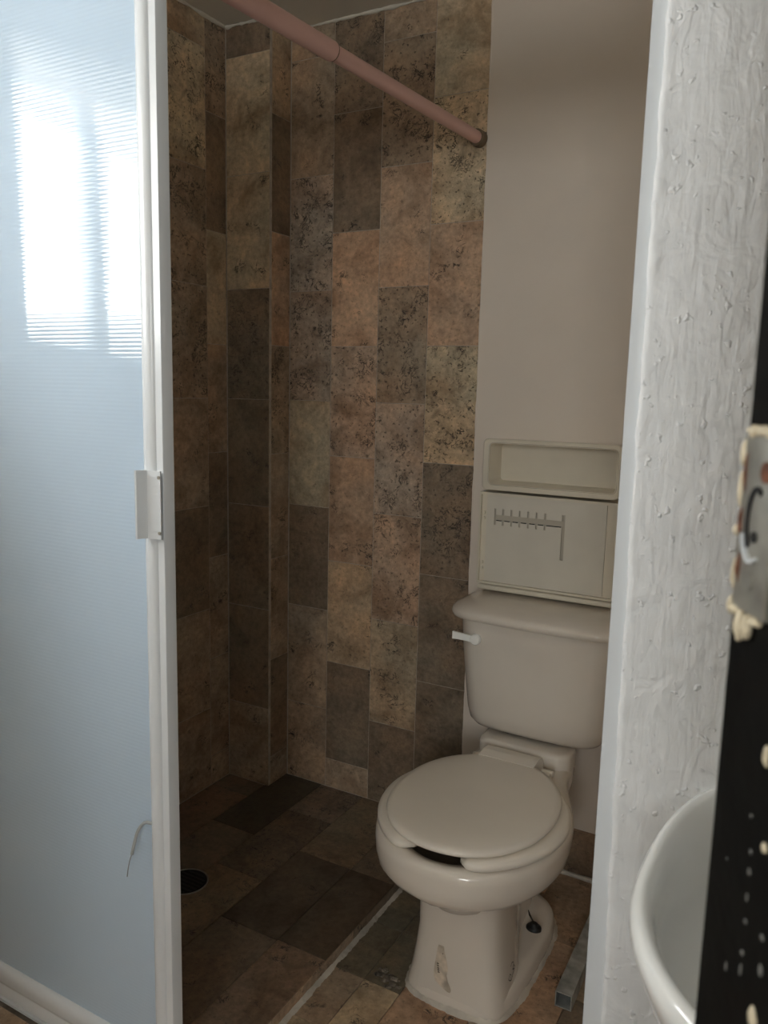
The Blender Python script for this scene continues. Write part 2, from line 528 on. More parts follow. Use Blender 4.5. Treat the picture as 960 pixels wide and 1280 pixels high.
# partition with its uneven hand-plastered left edge
def edge_x(z):
    base = -0.181 + 0.004 * math.sin(z * 3.1 + 0.4) - 0.002 * smoothstep(1.0, 0.6, z) + 0.004 * smoothstep(0.75, 0.45, z)
    return base + 0.0022 * noise.noise(Vector((z * 17, 2.2, 0))) + 0.0014 * noise.noise(Vector((z * 60, 9.2, 0)))
rings = []
nz = 420
for i in range(nz + 1):
    z = FZ - 0.005 + (CZ - FZ + 0.005) * i / nz
    e = edge_x(z)
    b1 = 0.0013 * (1 + 0.8 * noise.noise(Vector((z * 22, 5, 1))))
    rings.append([(e + 0.004, YW + 0.10, z), (e, YW + 0.012, z), (e + 0.0005, YW + 0.001, z), (e + 0.003, YW - b1 * 0.75, z),
                  (e + 0.007, YW - b1, z), (e + 0.012, YW - b1 * 0.45, z), (e + 0.020, YW, z),
                  (RX, YW, z), (RX, YW + 0.10, z)])
wpart = MB().loft(rings, True, True).build('wall_partition', 'rough', structure=True, smooth=True, angle=60)

# window in the left wall
wf = MB()
wx0, wx1 = XL - 0.25, XL - 0.21
y0, y1, z0, z1 = WIN['y0'], WIN['y1'], WIN['z0'], WIN['z1']
t = 0.022
wf.box(wx0, wx1, y0, y0 + t, z0, z1).box(wx0, wx1, y1 - t, y1, z0, z1)
wf.box(wx0, wx1, y0 + t, y1 - t, z0, z0 + t).box(wx0, wx1, y0 + t, y1 - t, z1 - t, z1)
win = wf.build('window_1', 'alu', structure=True)
muls = [0.238]
for my in muls:
    MB().box(wx0, wx1, my - 0.026, my + 0.026, z0 + t, z1 - t).build('mullion', 'alu', win)
ys = [y1 - t] + [q for my in muls for q in (my + 0.026, my - 0.026)] + [y0 + t]
for i in range(0, len(ys), 2):
    MB().box(wx0 + 0.016, wx0 + 0.020, ys[i + 1], ys[i], z0 + t, z1 - t).build('pane', 'glass', win)

# ------------------------------------------------------------------ wall tiles
def back(u, z): return (u, YB, z), ((1, 0, 0), (0, 0, 1), (0, -1, 0))
def pil(u, z): return (u, YP, z), ((1, 0, 0), (0, 0, 1), (0, -1, 0))
def pside(u, z): return (XP, u, z), ((0, 1, 0), (0, 0, 1), (1, 0, 0))
def left(u, z): return (XL + 0.012, u, z), ((0, 1, 0), (0, 0, 1), (1, 0, 0))

# tone strings run from the ceiling down
cols = [(XP + 0.001, -1.252, SET2, 'mmppldmm'), (-1.252, -1.102, SET1, 'DdrRryMdm'), (-1.102, -0.952, SET2, 'mMrMpRydd'),
        (-0.952, XT, SET1, 'lLrLDddd')]
cols[1] = (-1.252, -1.102, SET1, 'DdrRrydm')
for a, b, s, tn in cols:
    column(wb, a, b, s, SZ, CZ - 0.001, back, tn)
column(wp, XL + 0.014, XP - 0.0005, SET2, SZ, CZ - 0.001, pil, 'dllDdddm')  # two upper tiles lightened to stand in for light missing in this corner
column(wp, YP + 0.011, YB - 0.001, SET1, SZ, CZ - 0.001, pside, 'ydrMmmdm')
# tile field on the left wall: thin mortar bed and columns from the corner forward
MB().box(XL, XL + 0.0109, YD + 0.06, YP + 0.003, SZ - 0.004, CZ - 0.0005).build('mortar_bed', 'grout', wl)
yy = YP
wdt = [0.082, 0.152, 0.152, 0.152, 0.152, 0.152]
ton = ['Mdlmdmmm', 'yLMMmdmm', 'mdrMydmd', 'dmMrdmym', 'mMdmrdmM', 'rmDdmmyd']  # upper tiles of the first columns lightened in place of missing light
for i, wd in enumerate(wdt):
    column(wl, yy - wd, yy, SET1 if i % 2 == 0 else SET2, SZ, CZ - 0.001, left, ton[i])
    yy -= wd
# skirting tiles behind the toilet
x = XT
for i, wd in enumerate((0.20, 0.305, 0.30)):
    b = min(x + wd, CX)
    o = put_tile(wb, ((x + b) / 2, YB - 0.012, FZ + 0.064), ((1, 0, 0), (0, 0, 1), (0, -1, 0)), b - x, 0.125, 'Ddm'[i])
    x = b
lumpy_bead('grout_bead', (XT, YB - 0.014, FZ + 0.004), (CX, YB - 0.014, FZ + 0.004), 0.007, 'caulk', wb, 80, 3)

# ------------------------------------------------------------------ floor tiles
UP = ((1, 0, 0), (0, 1, 0), (0, 0, 1))
def floor_col(parent, xa, xb, cuts, z, tones, soil_shade=1.0):
    for i in range(len(cuts) - 1):
        a, b = cuts[i], cuts[i + 1]
        put_tile(parent, ((xa + xb) / 2, (a + b) / 2, z), UP, xb - xa, a - b, tones[i % len(tones)], soil_shade=soil_shade)
SY0 = YD + 0.056
floor_col(fs, XL + 0.013, -1.41, [YP, 1.742, 1.435, 1.128, SY0], SZ, 'mrmd', 0.44)  # shower floor tiles darkened for grime and for shade painted into their colour
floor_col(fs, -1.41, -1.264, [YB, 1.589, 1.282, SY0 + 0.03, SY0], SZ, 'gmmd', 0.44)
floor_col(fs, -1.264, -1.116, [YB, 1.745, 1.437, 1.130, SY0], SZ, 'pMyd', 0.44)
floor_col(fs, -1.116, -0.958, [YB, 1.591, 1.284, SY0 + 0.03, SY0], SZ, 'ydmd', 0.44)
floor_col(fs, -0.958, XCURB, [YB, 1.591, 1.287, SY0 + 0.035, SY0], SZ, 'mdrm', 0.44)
# riser tiles of the step and the sealant along its foot
yy = YB
for i, yn in enumerate([1.70, 1.40, 1.10, SY0]):
    put_tile(fs, (XCURB, (yy + yn) / 2, (FZ + SZ - 0.002) / 2), ((0, 1, 0), (0, 0, 1), (1, 0, 0)), yy - yn, SZ - 0.002 - FZ, 'gdmm'[i])
    yy = yn
fillet('sealant_bead', [(XCURB, SY0 + (YB - 0.02 - SY0) * i / 220, FZ) for i in range(221)], lambda i: (1, 0, 0), 0.011, 0.006, 'caulk', fs, 1, 0.5)

xe = [XCURB + 0.002, -0.752, -0.668, -0.516, -0.364, -0.212, CX - 0.0005]
for i in range(len(xe) - 1):
    start = [1.795, 1.642][i % 2]
    cuts = [YB - 0.012]
    y = start
    while y > SY0:
        cuts.append(y); y -= 0.307
    if i == 0:
        cuts = [YB - 0.012, 1.79, 1.485, 1.315, 1.16, SY0]
    if i == 1:
        cuts = [YB - 0.012, 1.79, 1.485, 1.315, 1.16, SY0]
    cuts.append(SY0) if cuts[-1] > SY0 + 0.01 else None
    floor_col(fl, xe[i], xe[i + 1], cuts, FZ, ['dggml', 'dgglr', 'rmrr', 'mrmr', 'rmdm', 'mdrm'][i], 0.85)
# entry floor in front of the sliding door
ey = YD - 0.012
for i in range(10):
    xa = XL + 0.002 + i * 0.152
    cuts = [ey]
    y = ey - (0.307 if i % 2 else 0.153)
    while y > 0.0:
        cuts.append(y); y -= 0.307
    floor_col(fl, xa, xa + 0.152, cuts, FZ, ['rym', 'mrl', 'yrm'][i % 3])

# crumbled mortar lines where the tiles meet the ceiling
lumpy_bead('mortar_line', (XL + 0.014, SY0, CZ), (XL + 0.014, YP, CZ), 0.006, 'ceil', wl, 110, 11, 0.9)
lumpy_bead('mortar_line', (XL + 0.01, YP - 0.001, CZ), (XP, YP - 0.001, CZ), 0.006, 'ceil', wp, 40, 12, 0.9)
lumpy_bead('mortar_line', (XP, YB - 0.001, CZ), (XT, YB - 0.001, CZ), 0.006, 'ceil', wb, 90, 13, 0.9)
lumpy_bead('mortar_line', (XT, YB - 0.0005, SZ + 0.02), (XT, YB - 0.0005, CZ - 0.005), 0.0022, 'plaster', wb, 240, 14, 0.8)

# ------------------------------------------------------------------ sliding door in the entry of the compartment
jx0, jx1 = -0.1995, -0.170
j = MB().box(jx0, jx1, YD + 0.003, YD + 0.05, FZ, 1.985).box(jx1 - 0.010, jx1 + 0.006, YD - 0.001, YD + 0.05, FZ, 1.985)
j.build('trim_1', 'alu', structure=True)
MB().box(XL, jx0 - 0.0005, YD - 0.008, YD + 0.05, 1.940, 1.985).box(XL, jx0 - 0.0005, YD + 0.034, YD + 0.05, 1.840, 1.940).build('trim_2', 'alu', structure=True)
MB().box(XL, jx0 - 0.0005, YD - 0.004, YD + 0.052, FZ, FZ + 0.006).box(XL, jx0 - 0.0005, YD + 0.030, YD + 0.034, FZ + 0.006, FZ + 0.022).build('trim_3', 'alu', structure=True)

sx1 = -0.8815      # free edge
sx0 = -1.545       # edge by the wall
zb, zt = FZ + 0.008, 1.935
door = empty('sliding_door', ((sx0 + sx1) / 2, YD + 0.011, zb), 'white framed sliding door with a milky ribbed sheet, slid open to the left', 'sliding door')
def stile_profile(xr, s):
    # from the free edge inward (s=-1 -> towards -x): x offset, y
    pr = [(0, 0.022), (0, 0.002), (0.0012, 0.0), (0.013, 0.0), (0.0145, 0.0016), (0.016, 0.0016), (0.0175, -0.0005), (0.021, -0.0026),
          (0.026, -0.0036), (0.031, -0.0036), (0.036, -0.0026), (0.040, -0.0004), (0.043, 0.002), (0.0445, 0.006), (0.0445, 0.022)]
    return [(xr + s * a, YD + b) for a, b in pr]
for xr, s in ((sx1, -1), (sx0, 1)):
    pr = stile_profile(xr, s)
    MB().loft([[(a, b, zb) for a, b in pr], [(a, b, zt) for a, b in pr]], True, True).build('stile', 'alu', door, True, angle=40)
ra, rb = sx0 + 0.0452, sx1 - 0.0452
def rail(zlo, zhi, flip):
    pr = [(0.022, 0), (0.0, 0), (0.0, 0.022), (0.0015, 0.024), (0.0015, 0.027), (-0.0005, 0.030), (-0.003, 0.038), (-0.0035, 0.050), (-0.002, 0.060), (0.003, 0.066), (0.008, 0.068), (0.022, 0.068)]
    rr = []
    for xx in (ra, rb):
        rr.append([(xx, YD + a, (zhi - b) if flip else (zlo + b)) for a, b in pr])
    MB().loft(rr, True, True).build('rail', 'alu', door, True, angle=40)
rail(zb, zb + 0.068, False)
rail(zt - 0.068, zt, True)
# corrugated twin-wall sheet
PITCH_R, AMP = 0.0066, 0.00006
seg = 8
zs0, zs1 = zb + 0.060, zt - 0.060
n = int((zs1 - zs0) / PITCH_R) * seg
v = []
f = []
for i in range(n + 1):
    z = zs0 + (zs1 - zs0) * i / n
    yq = YD + 0.0085 - AMP * math.cos(2 * math.pi * (z - zs0) / PITCH_R)
    v += [(ra - 0.003, yq, z), (rb + 0.003, yq, z)]
for i in range(n):
    f.append((2 * i, 2 * i + 1, 2 * i + 3, 2 * i + 2))
k = len(v)
v += [(ra - 0.003, YD + 0.0145, zs0), (rb + 0.003, YD + 0.0145, zs0), (rb + 0.003, YD + 0.0145, zs1), (ra - 0.003, YD + 0.0145, zs1)]
f.append((k, k + 1, k + 2, k + 3))
sh = mesh_obj('ribbed_sheet', v, f, 'sheet', door, True, angle=60)
# pull handle screwed to the stile
hz0, hz1 = 1.014, 1.120
hp = [(-0.879, YD - 0.0042), (-0.879, YD - 0.0062), (-0.893, YD - 0.0066), (-0.904, YD - 0.0085), (-0.910, YD - 0.016), (-0.912, YD - 0.0225), (-0.9145, YD - 0.0235),
      (-0.9165, YD - 0.022), (-0.9155, YD - 0.015), (-0.909, YD - 0.0055), (-0.898, YD - 0.0042)]
hp = [(a * 0.89 / 0.885 + 0.001, b) for a, b in hp]
hd = MB().loft([[(a, b, hz0) for a, b in hp], [(a, b, hz1) for a, b in hp]], True, True).build('handle', 'alu', door, True, angle=35)
for zz in (hz0 + 0.010, hz1 - 0.010):
    MB().disc((-0.8855, YD - 0.0060, zz), (0, -1, 0), 0.0028, 0.0014, 12).build('screw', 'steel', hd)
# loose wire tie poking out beside the stile
wt = empty('wire_tie', (-0.93, YD + 0.008, 0.51), 'thin grey wire and plastic tie curling out beside the sliding door stile', 'wire')
def bez(pts, n=20):
    pts = [Vector(p) for p in pts]
    out = []
    for i in range(len(pts) - 1):
        a = pts[max(i - 1, 0)]; b = pts[i]; c = pts[i + 1]; d = pts[min(i + 2, len(pts) - 1)]
        for q in range(n):
            t = q / n
            out.append(0.5 * ((2 * b) + (c - a) * t + (2 * a - 5 * b + 4 * c - d) * t * t + (3 * b - a - 3 * c + d) * t ** 3))
    out.append(pts[-1])
    return out
MB().tube(bez([(-0.9275, YD + 0.0055, 0.526), (-0.938, YD - 0.001, 0.527), (-0.948, YD - 0.006, 0.512), (-0.953, YD - 0.010, 0.490), (-0.957, YD - 0.012, 0.470)]), 0.0028, 8).build('plastic_sleeve', 'tie', wt, True)
MB().tube(bez([(-0.957, YD - 0.012, 0.471), (-0.962, YD - 0.013, 0.456), (-0.967, YD - 0.012, 0.440), (-0.971, YD - 0.011, 0.424)]), 0.0009, 6).build('wire_strand', 'wire', wt, True)

# ------------------------------------------------------------------ curtain rod across the shower
rod = empty('curtain_rod', (-0.823, YB, 1.865), 'pink plastic shower curtain rod running from the tiled wall', 'curtain rod')
ra_ = Vector((-0.822, YB - 0.001, 1.866)); rb_ = Vector((-0.9035, YD + 0.0505, 1.866))
dv = (rb_ - ra_).normalized()
LEN = (rb_ - ra_).length
mid = 0.60
MB().tube([ra_, ra_ + dv * 0.022], 0.0200, 20).build('end_cap', 'brown', rod, True, angle=40)
MB().tube([ra_ + dv * 0.018, ra_ + dv * mid], 0.0148, 20).build('inner_tube', 'pink', rod, True, angle=40)
MB().tube([ra_ + dv * (mid - 0.004), ra_ + dv * (LEN - 0.01)], 0.0180, 20).build('outer_tube', 'pink', rod, True, angle=40)
MB().tube([ra_ + dv * (mid - 0.0075), ra_ + dv * (mid - 0.004)], 0.0172, 20).build('collar', 'brown', rod, True, angle=40)
MB().tube([ra_ + dv * (LEN - 0.012), rb_], 0.0200, 20).build('end_cap', 'brown', rod, True, angle=40)

# ------------------------------------------------------------------ floor drain
dc = Vector((-1.272, 1.337, SZ))
dr = empty('floor_drain', dc, 'round black floor drain with a thin metal rim in the shower floor', 'drain')
prof = [(0.0525, 0.0006), (0.0525, 0.0022), (0.0515, 0.0028), (0.0495, 0.0026), (0.0490, 0.0012)]
MB().loft([[(dc.x + r * math.cos(a * math.pi / 24), dc.y + r * math.sin(a * math.pi / 24), SZ + h) for a in range(48)] for r, h in prof]).build('rim', 'steel', dr, True)
MB().disc(dc + Vector((0, 0, 0.0002)), (0, 0, 1), 0.0492, 0.0008, 40).build('grate', 'dark', dr)
slots = MB()
for i in range(-3, 4):
    hw = math.sqrt(0.044 ** 2 - (i * 0.012) ** 2)
    slots.box(dc.x - hw, dc.x + hw, dc.y + i * 0.012 - 0.0025, dc.y + i * 0.012 + 0.0025, SZ + 0.001, SZ + 0.0018)
slots.build('grate_bars', 'rubber', dr)

# ------------------------------------------------------------------ toilet
TX = -0.566
toilet = empty('toilet', (TX, 1.52, FZ), 'cream ceramic toilet with closed round lid, standing beside the shower step', 'toilet')
NS = 40
def sym_outline(ctrl, z, n=NS, dx=0.0):
    """ctrl: (y, half width) from front to back; returns closed ring, resampled by arc length"""
    pts = [Vector((h, y, 0)) for y, h in ctrl]
    ext = [Vector((-pts[1].x, pts[1].y, 0))] + pts + [Vector((-pts[-2].x, pts[-2].y, 0)) if pts[-1].x < 1e-6 else 2 * pts[-1] - pts[-2]]
    dense = []
    for i in range(1, len(ext) - 2):
        a, b, c, d = ext[i - 1:i + 3]
        for q in range(12):
            t = q / 12
            dense.append(0.5 * ((2 * b) + (c - a) * t + (2 * a - 5 * b + 4 * c - d) * t * t + (3 * b - a - 3 * c + d) * t ** 3))
    dense.append(pts[-1])
    acc = [0]
    for i in range(1, len(dense)):
        acc.append(acc[-1] + (dense[i] - dense[i - 1]).length)
    half = []
    for k in range(n + 1):
        s = acc[-1] * k / n
        i = 1
        while i < len(acc) - 1 and acc[i] < s:
            i += 1
        t = (s - acc[i - 1]) / max(1e-9, acc[i] - acc[i - 1])
        half.append(dense[i - 1].lerp(dense[i], t))
    right = [(TX + dx + p.x, p.y, z) for p in half]
    leftp = [(TX + dx - p.x, p.y, z) for p in half[::-1]]
    return right + (leftp[1:-1] if half[-1].x < 1e-6 else leftp[:-1])

RIM = [(1.208, 0), (1.213, .047), (1.228, .091), (1.258, .131), (1.302, .161), (1.36, .183), (1.43, .192), (1.50, .187), (1.56, .169),
       (1.61, .148), (1.66, .128), (1.71, .115), (1.755, .112), (1.785, .108), (1.792, .09), (1.794, 0)]
def inset(ctrl, d, yc=1.45):
    return [(y + (d if y < yc else -d) * min(1, abs(y - yc) / 0.12), max(0, h - d * min(1, h / 0.05))) for y, h in ctrl]
def ped(front, half, back=1.755, flat=0.55):
    return [(front, 0), (front + .002, half * .45), (front + .010, half * .78), (front + .030, half * .95), (front + .075, half), (front + .125, half * .97), (front + .18, half * .80),
            (front + .25, half * .60), (back - .10, half * .55), (back - .03, half * .42), (back, 0)]
def ell(cyy, a, bf, bb, z, n=NS, p=2.0):
    h = []
    for k in range(n + 1):
        th = math.pi * k / n
        h.append((a * abs(math.sin(th)) ** (2 / p), cyy - (bf if math.cos(th) > 0 else bb) * math.copysign(abs(math.cos(th)) ** (2 / p), math.cos(th))))
    return [(TX + q, y, z) for q, y in h] + [(TX - q, y, z) for q, y in h[::-1]][1:-1]

def blend(ra, rb, n):
    out = []
    for k in range(n + 1):
        t = k / n
        q = 1 - (1 - t) ** 2.0            # moves in quickly, then drops
        out.append([(a[0] + (b[0] - a[0]) * q, a[1] + (b[1] - a[1]) * q, a[2] + (b[2] - a[2]) * (0.35 * t + 0.65 * t * t)) for a, b in zip(ra, rb)])
    return out
rings = [
    ell(1.43, .03, .04, .04, .225), ell(1.43, .085, .12, .12, .245), ell(1.43, .112, .160, .155, .29), ell(1.43, .125, .180, .165, .345),
    ell(1.43, .130, .186, .170, .382), ell(1.43, .137, .193, .176, .394),
    sym_outline(inset(RIM, .014), .3975), sym_outline(inset(RIM, .006), .395), sym_outline(inset(RIM, .001), .388), sym_outline(RIM, .375),
    sym_outline(inset(RIM, .001), .352), sym_outline(inset(RIM, .004), .332), sym_outline(inset(RIM, .010), .320), sym_outline(inset(RIM, .022), .308),
    *blend(sym_outline(inset(RIM, .036), .298), sym_outline(ped(1.334, .090, 1.726), .225), 8), sym_outline(ped(1.338, .091, 1.73), .165),
    sym_outline(ped(1.335, .096, 1.735), .115), sym_outline(ped(1.331, .104, 1.74), .065), sym_outline(ped(1.328, .110, 1.745), .034), sym_outline(ped(1.327, .112, 1.745), FZ)]
bowl = MB().loft(rings, True, True).build('bowl', 'ceramic', toilet, True)
# foot flange spreading sideways behind the pedestal front
def foot(front, half, back, z):
    return sym_outline([(front, 0), (front + .004, half * .5), (front + .02, half * .80), (front + .06, half * .93), (front + .13, half), (front + .24, half * 1.02), (back - .10, half * .98), (back - .035, half * .75), (back, 0)], z)
MB().loft([foot(1.325, .121, 1.752, FZ), foot(1.326, .120, 1.750, FZ + .012), foot(1.330, .118, 1.748, FZ + .030), foot(1.338, .113, 1.744, FZ + .040), foot(1.36, .100, 1.73, FZ + .044), foot(1.42, .05, 1.68, FZ + .045)], True, True).build('foot', 'ceramic', toilet, True)
# sealant around the foot
fr = foot(1.325, .121, 1.752, FZ)
pts = [Vector(p) for p in fr] + [Vector(fr[0])]
bz = []
for i in range(len(pts) - 1):
    for q in range(3):
        bz.append(pts[i].lerp(pts[i + 1], q / 3))
bz.append(pts[-1])
def outward(i):
    d = bz[min(i + 1, len(bz) - 1)] - bz[max(i - 1, 0)]
    return (d.y, -d.x, 0)
fillet('sealant_bead', bz, outward, 0.0065, 0.009, 'caulk', toilet, 5, 0.6)
# seat: open-front ring
SYC = 1.43
def seat_ring():
    rings = []
    gap = 0.30
    K = 84
    for k in range(K + 1):
        th = -math.pi / 2 + gap + (2 * math.pi - 2 * gap) * k / K          # measured from +x, front is -y
        e = min(k, K - k) / K
        tap = min(1.0, math.sqrt(max(0.0, 1 - (1 - min(1, e / 0.035)) ** 2)) * 0.92 + 0.08)
        c, s = math.cos(th), math.sin(th)
        bo = 0.219 if s < 0 else 0.200
        bi = 0.150 if s < 0 else 0.125
        o = Vector((TX + 0.193 * c, SYC + bo * s, 0)); i_ = Vector((TX + 0.118 * c, SYC + bi * s, 0))
        cc = (o + i_) / 2; hv = (o - i_) / 2
        cs = []
        for (a, zz) in ((1, .003), (1, .010), (.93, .0145), (.75, .0175), (.3, .019), (-.3, .0185), (-.8, .0155), (-1, .010), (-1, .002), (-.85, .0), (.9, .0)):
            p = cc + hv * a * tap
            cs.append((p.x, p.y, .3985 + zz * (0.35 + 0.65 * tap)))
        rings.append(cs)
    return MB().loft(rings, True, True)
seat_ring().build('seat', 'seat', toilet, True)
# lid
LY = 1.428
def lidr(a, bf, bb, z): return ell(LY, a, bf, bb, z, p=2.12)
MB().loft([lidr(.162, .200, .203, .4185), lidr(.1675, .2055, .208, .4215), lidr(.1685, .2065, .209, .4260), lidr(.166, .204, .2065, .4305), lidr(.155, .192, .194, .4330), lidr(.12, .145, .145, .4345), lidr(.06, .07, .07, .4350), lidr(.01, .01, .01, .4350)], True, True).build('lid', 'seat', toilet, True, angle=70)
# hinge bar on the shelf behind the lid and its two bolts
hb = MB().loft([[(TX + x, 1.612, .420), (TX + x, 1.612, .434), (TX + x, 1.640, .437), (TX + x, 1.668, .434), (TX + x, 1.682, .420), (TX + x, 1.682, .399), (TX + x, 1.640, .399)] for x in (-.068, .062)], True, True)
hb.build('hinge_cover', 'seat', toilet)
for sgn in (-1, 1):
    bx_ = TX + sgn * 0.083
    bl = MB().bbox(bx_ - .011, bx_ + .011, 1.622, 1.650, .397, .416, .004)
    bl.disc((bx_ - .013, 1.648, .411), (1, 0, 0), .0075, .026, 14)
    bl.build('hinge', 'seat', toilet, True, angle=40)
# bolt caps on the foot
for sgn in (-1, 1):
    bc = Vector((TX + sgn * 0.088, 1.595, FZ + 0.045))
    MB().loft([[(bc.x + r * math.cos(a * math.pi / 10) * 1.15, bc.y + r * math.sin(a * math.pi / 10), bc.z + h) for a in range(20)] for r, h in ((.015, -.003), (.015, .004), (.0125, .007), (.0085, .009), (.0075, .013), (.004, .015))], True, True).build('bolt_cap', 'rubber', toilet, True, angle=50)
# tank
def rrect(hx, ya, yb, r, z, bow=0.0, n=10, cx=TX):
    out = []
    for (sx, qy, a0) in ((1, yb - r, 0), (-1, yb - r, 90), (-1, ya + r, 180), (1, ya + r, 270)):
        for k in range(n + 1):
            a = math.radians(a0 + 90 * k / n)
            out.append([cx + sx * (hx - r) + r * math.cos(a), qy + r * math.sin(a), z])
        if a0 == 180:
            for k in range(1, 12):
                q = k / 12
                out.append([cx - (hx - r) + 2 * (hx - r) * q, ya, z])
        elif a0 == 0:
            for k in range(1, 4):
                out.append([cx + (hx - r) - 2 * (hx - r) * k / 4, yb, z])
    for p in out:
        if p[1] < (ya + yb) / 2:
            q = (p[0] - cx) / hx
            p[1] -= bow * max(0, 1 - q * q)
    return [tuple(p) for p in out]
TYB = 1.905
TC = -0.557
tr = [rrect(.135, 1.765, 1.875, .035, .440, .006, cx=TC), rrect(.156, 1.738, 1.892, .045, .446, .010, cx=TC), rrect(.166, 1.727, 1.899, .05, .460, .012, cx=TC), rrect(.171, 1.722, 1.902, .05, .485, .012, cx=TC),
      rrect(.179, 1.718, TYB, .05, .56, .013, cx=TC), rrect(.187, 1.715, TYB, .05, .64, .014, cx=TC), rrect(.192, 1.713, TYB, .05, .716, .014, cx=TC)]
tank = MB().loft(tr, True, True).build('tank', 'ceramic', toilet, True, angle=60)
LW = .218
lr = [rrect(LW - .012, 1.706, 1.912, .06, .716, .016, cx=TC), rrect(LW - .003, 1.697, 1.914, .065, .719, .018, cx=TC), rrect(LW, 1.694, 1.914, .068, .727, .018, cx=TC), rrect(LW - .002, 1.696, 1.914, .068, .735, .018, cx=TC),
      rrect(LW - .010, 1.704, 1.912, .065, .743, .017, cx=TC), rrect(LW - .026, 1.720, 1.905, .06, .750, .015, cx=TC), rrect(LW - .05, 1.742, 1.89, .05, .754, .012, cx=TC), rrect(LW - .10, 1.78, 1.86, .03, .755, .005, cx=TC)]
MB().loft(lr, True, True).build('tank_lid', 'ceramic', toilet, True, angle=60)
# raised deck of the bowl that carries the tank, dark gasket in the gap
MB().loft([rrect(.112, 1.700, 1.80, .03, .385), rrect(.112, 1.700, 1.80, .03, .420), rrect(.109, 1.703, 1.797, .03, .427), rrect(.100, 1.712, 1.788, .025, .4305)], True, True).build('tank_deck', 'ceramic', toilet, True, angle=60)
MB().loft([rrect(.085, 1.760, 1.86, .03, z) for z in (.4300, .4405)], True, True).build('tank_gasket', 'dark', toilet)
# flush lever
lv = MB()
lv.loft([[(-0.690 + r * math.cos(a * math.pi / 10), 1.713 - h, .672 + r * math.sin(a * math.pi / 10)) for a in range(20)] for r, h in ((.012, 0), (.012, .006), (.0135, .010), (.0135, .018), (.011, .022), (.006, .0235))], True, True)
lv.loft([[(x, yq - 0.003, zq - hh), (x, yq + 0.003, zq - hh), (x, yq + 0.003, zq + hh), (x, yq - 0.003, zq + hh)] for x, yq, zq, hh in ((-0.690, 1.696, .672, .0085), (-0.708, 1.695, .674, .0075), (-0.730, 1.692, .676, .0080), (-0.744, 1.688, .6775, .0090))], True, True)
lever = lv.build('flush_lever', 'white', toilet, True, angle=40)
MB().box(-0.691, -0.670, 1.7105, 1.716, .664, .687).build('lever_hole', 'dark', toilet)

# print on the pedestal: project flat marks just proud of its surface
dg = bpy.context.evaluated_depsgraph_get()
dg.update()
def surf_y(xq, zq):
    """y of the pedestal front at (x, z), by ray against the bowl mesh"""
    o = bowl
    loc = Vector((xq, 0.9, zq)) - org(toilet)
    ok, hit, nrm, idx = o.ray_cast(loc, Vector((0, 1, 0)), distance=2.0)
    return (hit + org(toilet)).y - 0.0011 if ok else 1.33
def front_patch(name, poly, mat, parent, step=None):
    return mesh_obj(name, [(x, surf_y(x, z), z) for x, z in poly], [tuple(range(len(poly)))], mat, parent)
def strip(poly, wd):
    b = MB()
    for (xa, za), (xb, zb_) in zip(poly[:-1], poly[1:]):
        d = Vector((xb - xa, zb_ - za)); nrm = Vector((-d.y, d.x)).normalized() * wd / 2
        q = [(xa + nrm.x, za + nrm.y), (xa - nrm.x, za - nrm.y), (xb - nrm.x, zb_ - nrm.y), (xb + nrm.x, zb_ + nrm.y)]
        b.add([(x, surf_y(x, z) - 0.0004, z) for x, z in q], [(0, 1, 2, 3)])
    return b

# ------------------------------------------------------------------ plastic wall cabinets above the tank
CYF = 1.830
shelf = empty('wall_shelf', (-0.578, YB - 0.003, 1.013), 'open ivory plastic wall box, the upper one of the two above the tank', 'shelf')
xa, xb, za, zb2 = -0.744, -0.410, 1.0135, 1.140
def rr_xz(x0, x1, z0, z1, r, y, n=6):
    out = []
    for (cx_, cz_, a0) in ((x1 - r, z1 - r, 0), (x0 + r, z1 - r, 90), (x0 + r, z0 + r, 180), (x1 - r, z0 + r, 270)):
        for k in range(n + 1):
            a = math.radians(a0 + 90 * k / n)
            out.append((cx_ + r * math.cos(a), y, cz_ + r * math.sin(a)))
    return out
YR = YB - 0.0035
MB().loft([rr_xz(xa + .006, xb - .006, za + .006, zb2 - .004, .010, YR), rr_xz(xa + .004, xb - .004, za + .003, zb2 - .003, .010, CYF + .012), rr_xz(xa, xb, za, zb2, .012, CYF + .008), rr_xz(xa, xb, za, zb2, .012, CYF + .002),
           rr_xz(xa + .002, xb - .002, za + .002, zb2 - .002, .011, CYF), rr_xz(xa + .016, xb - .006, za + .014, zb2 - .010, .013, CYF), rr_xz(xa + .0175, xb - .0075, za + .0155, zb2 - .0115, .012, CYF + .002),
           rr_xz(xa + .021, xb - .011, za + .019, zb2 - .015, .010, YR - .012)], True, True).build('body', 'cab', shelf, True, angle=35)
# raised lip round the opening
MB().loft([rr_xz(xa + .0155, xb - .0055, za + .0135, zb2 - .0095, .013, CYF + .0005), rr_xz(xa + .0158, xb - .0058, za + .0138, zb2 - .0098, .013, CYF - .0015), rr_xz(xa + .0172, xb - .0072, za + .0152, zb2 - .0112, .012, CYF - .0015), rr_xz(xa + .0178, xb - .0078, za + .0158, zb2 - .0118, .0115, CYF + .004)]).build('lip', 'cab', shelf, True, angle=35)
MB().loft([rr_xz(xa + .0150, xb - .0050, za + .0130, zb2 - .0090, .0135, CYF - .0003), rr_xz(xa + .0156, xb - .0056, za + .0136, zb2 - .0096, .0130, CYF - .0003)]).build('lip_groove', 'brown', shelf)

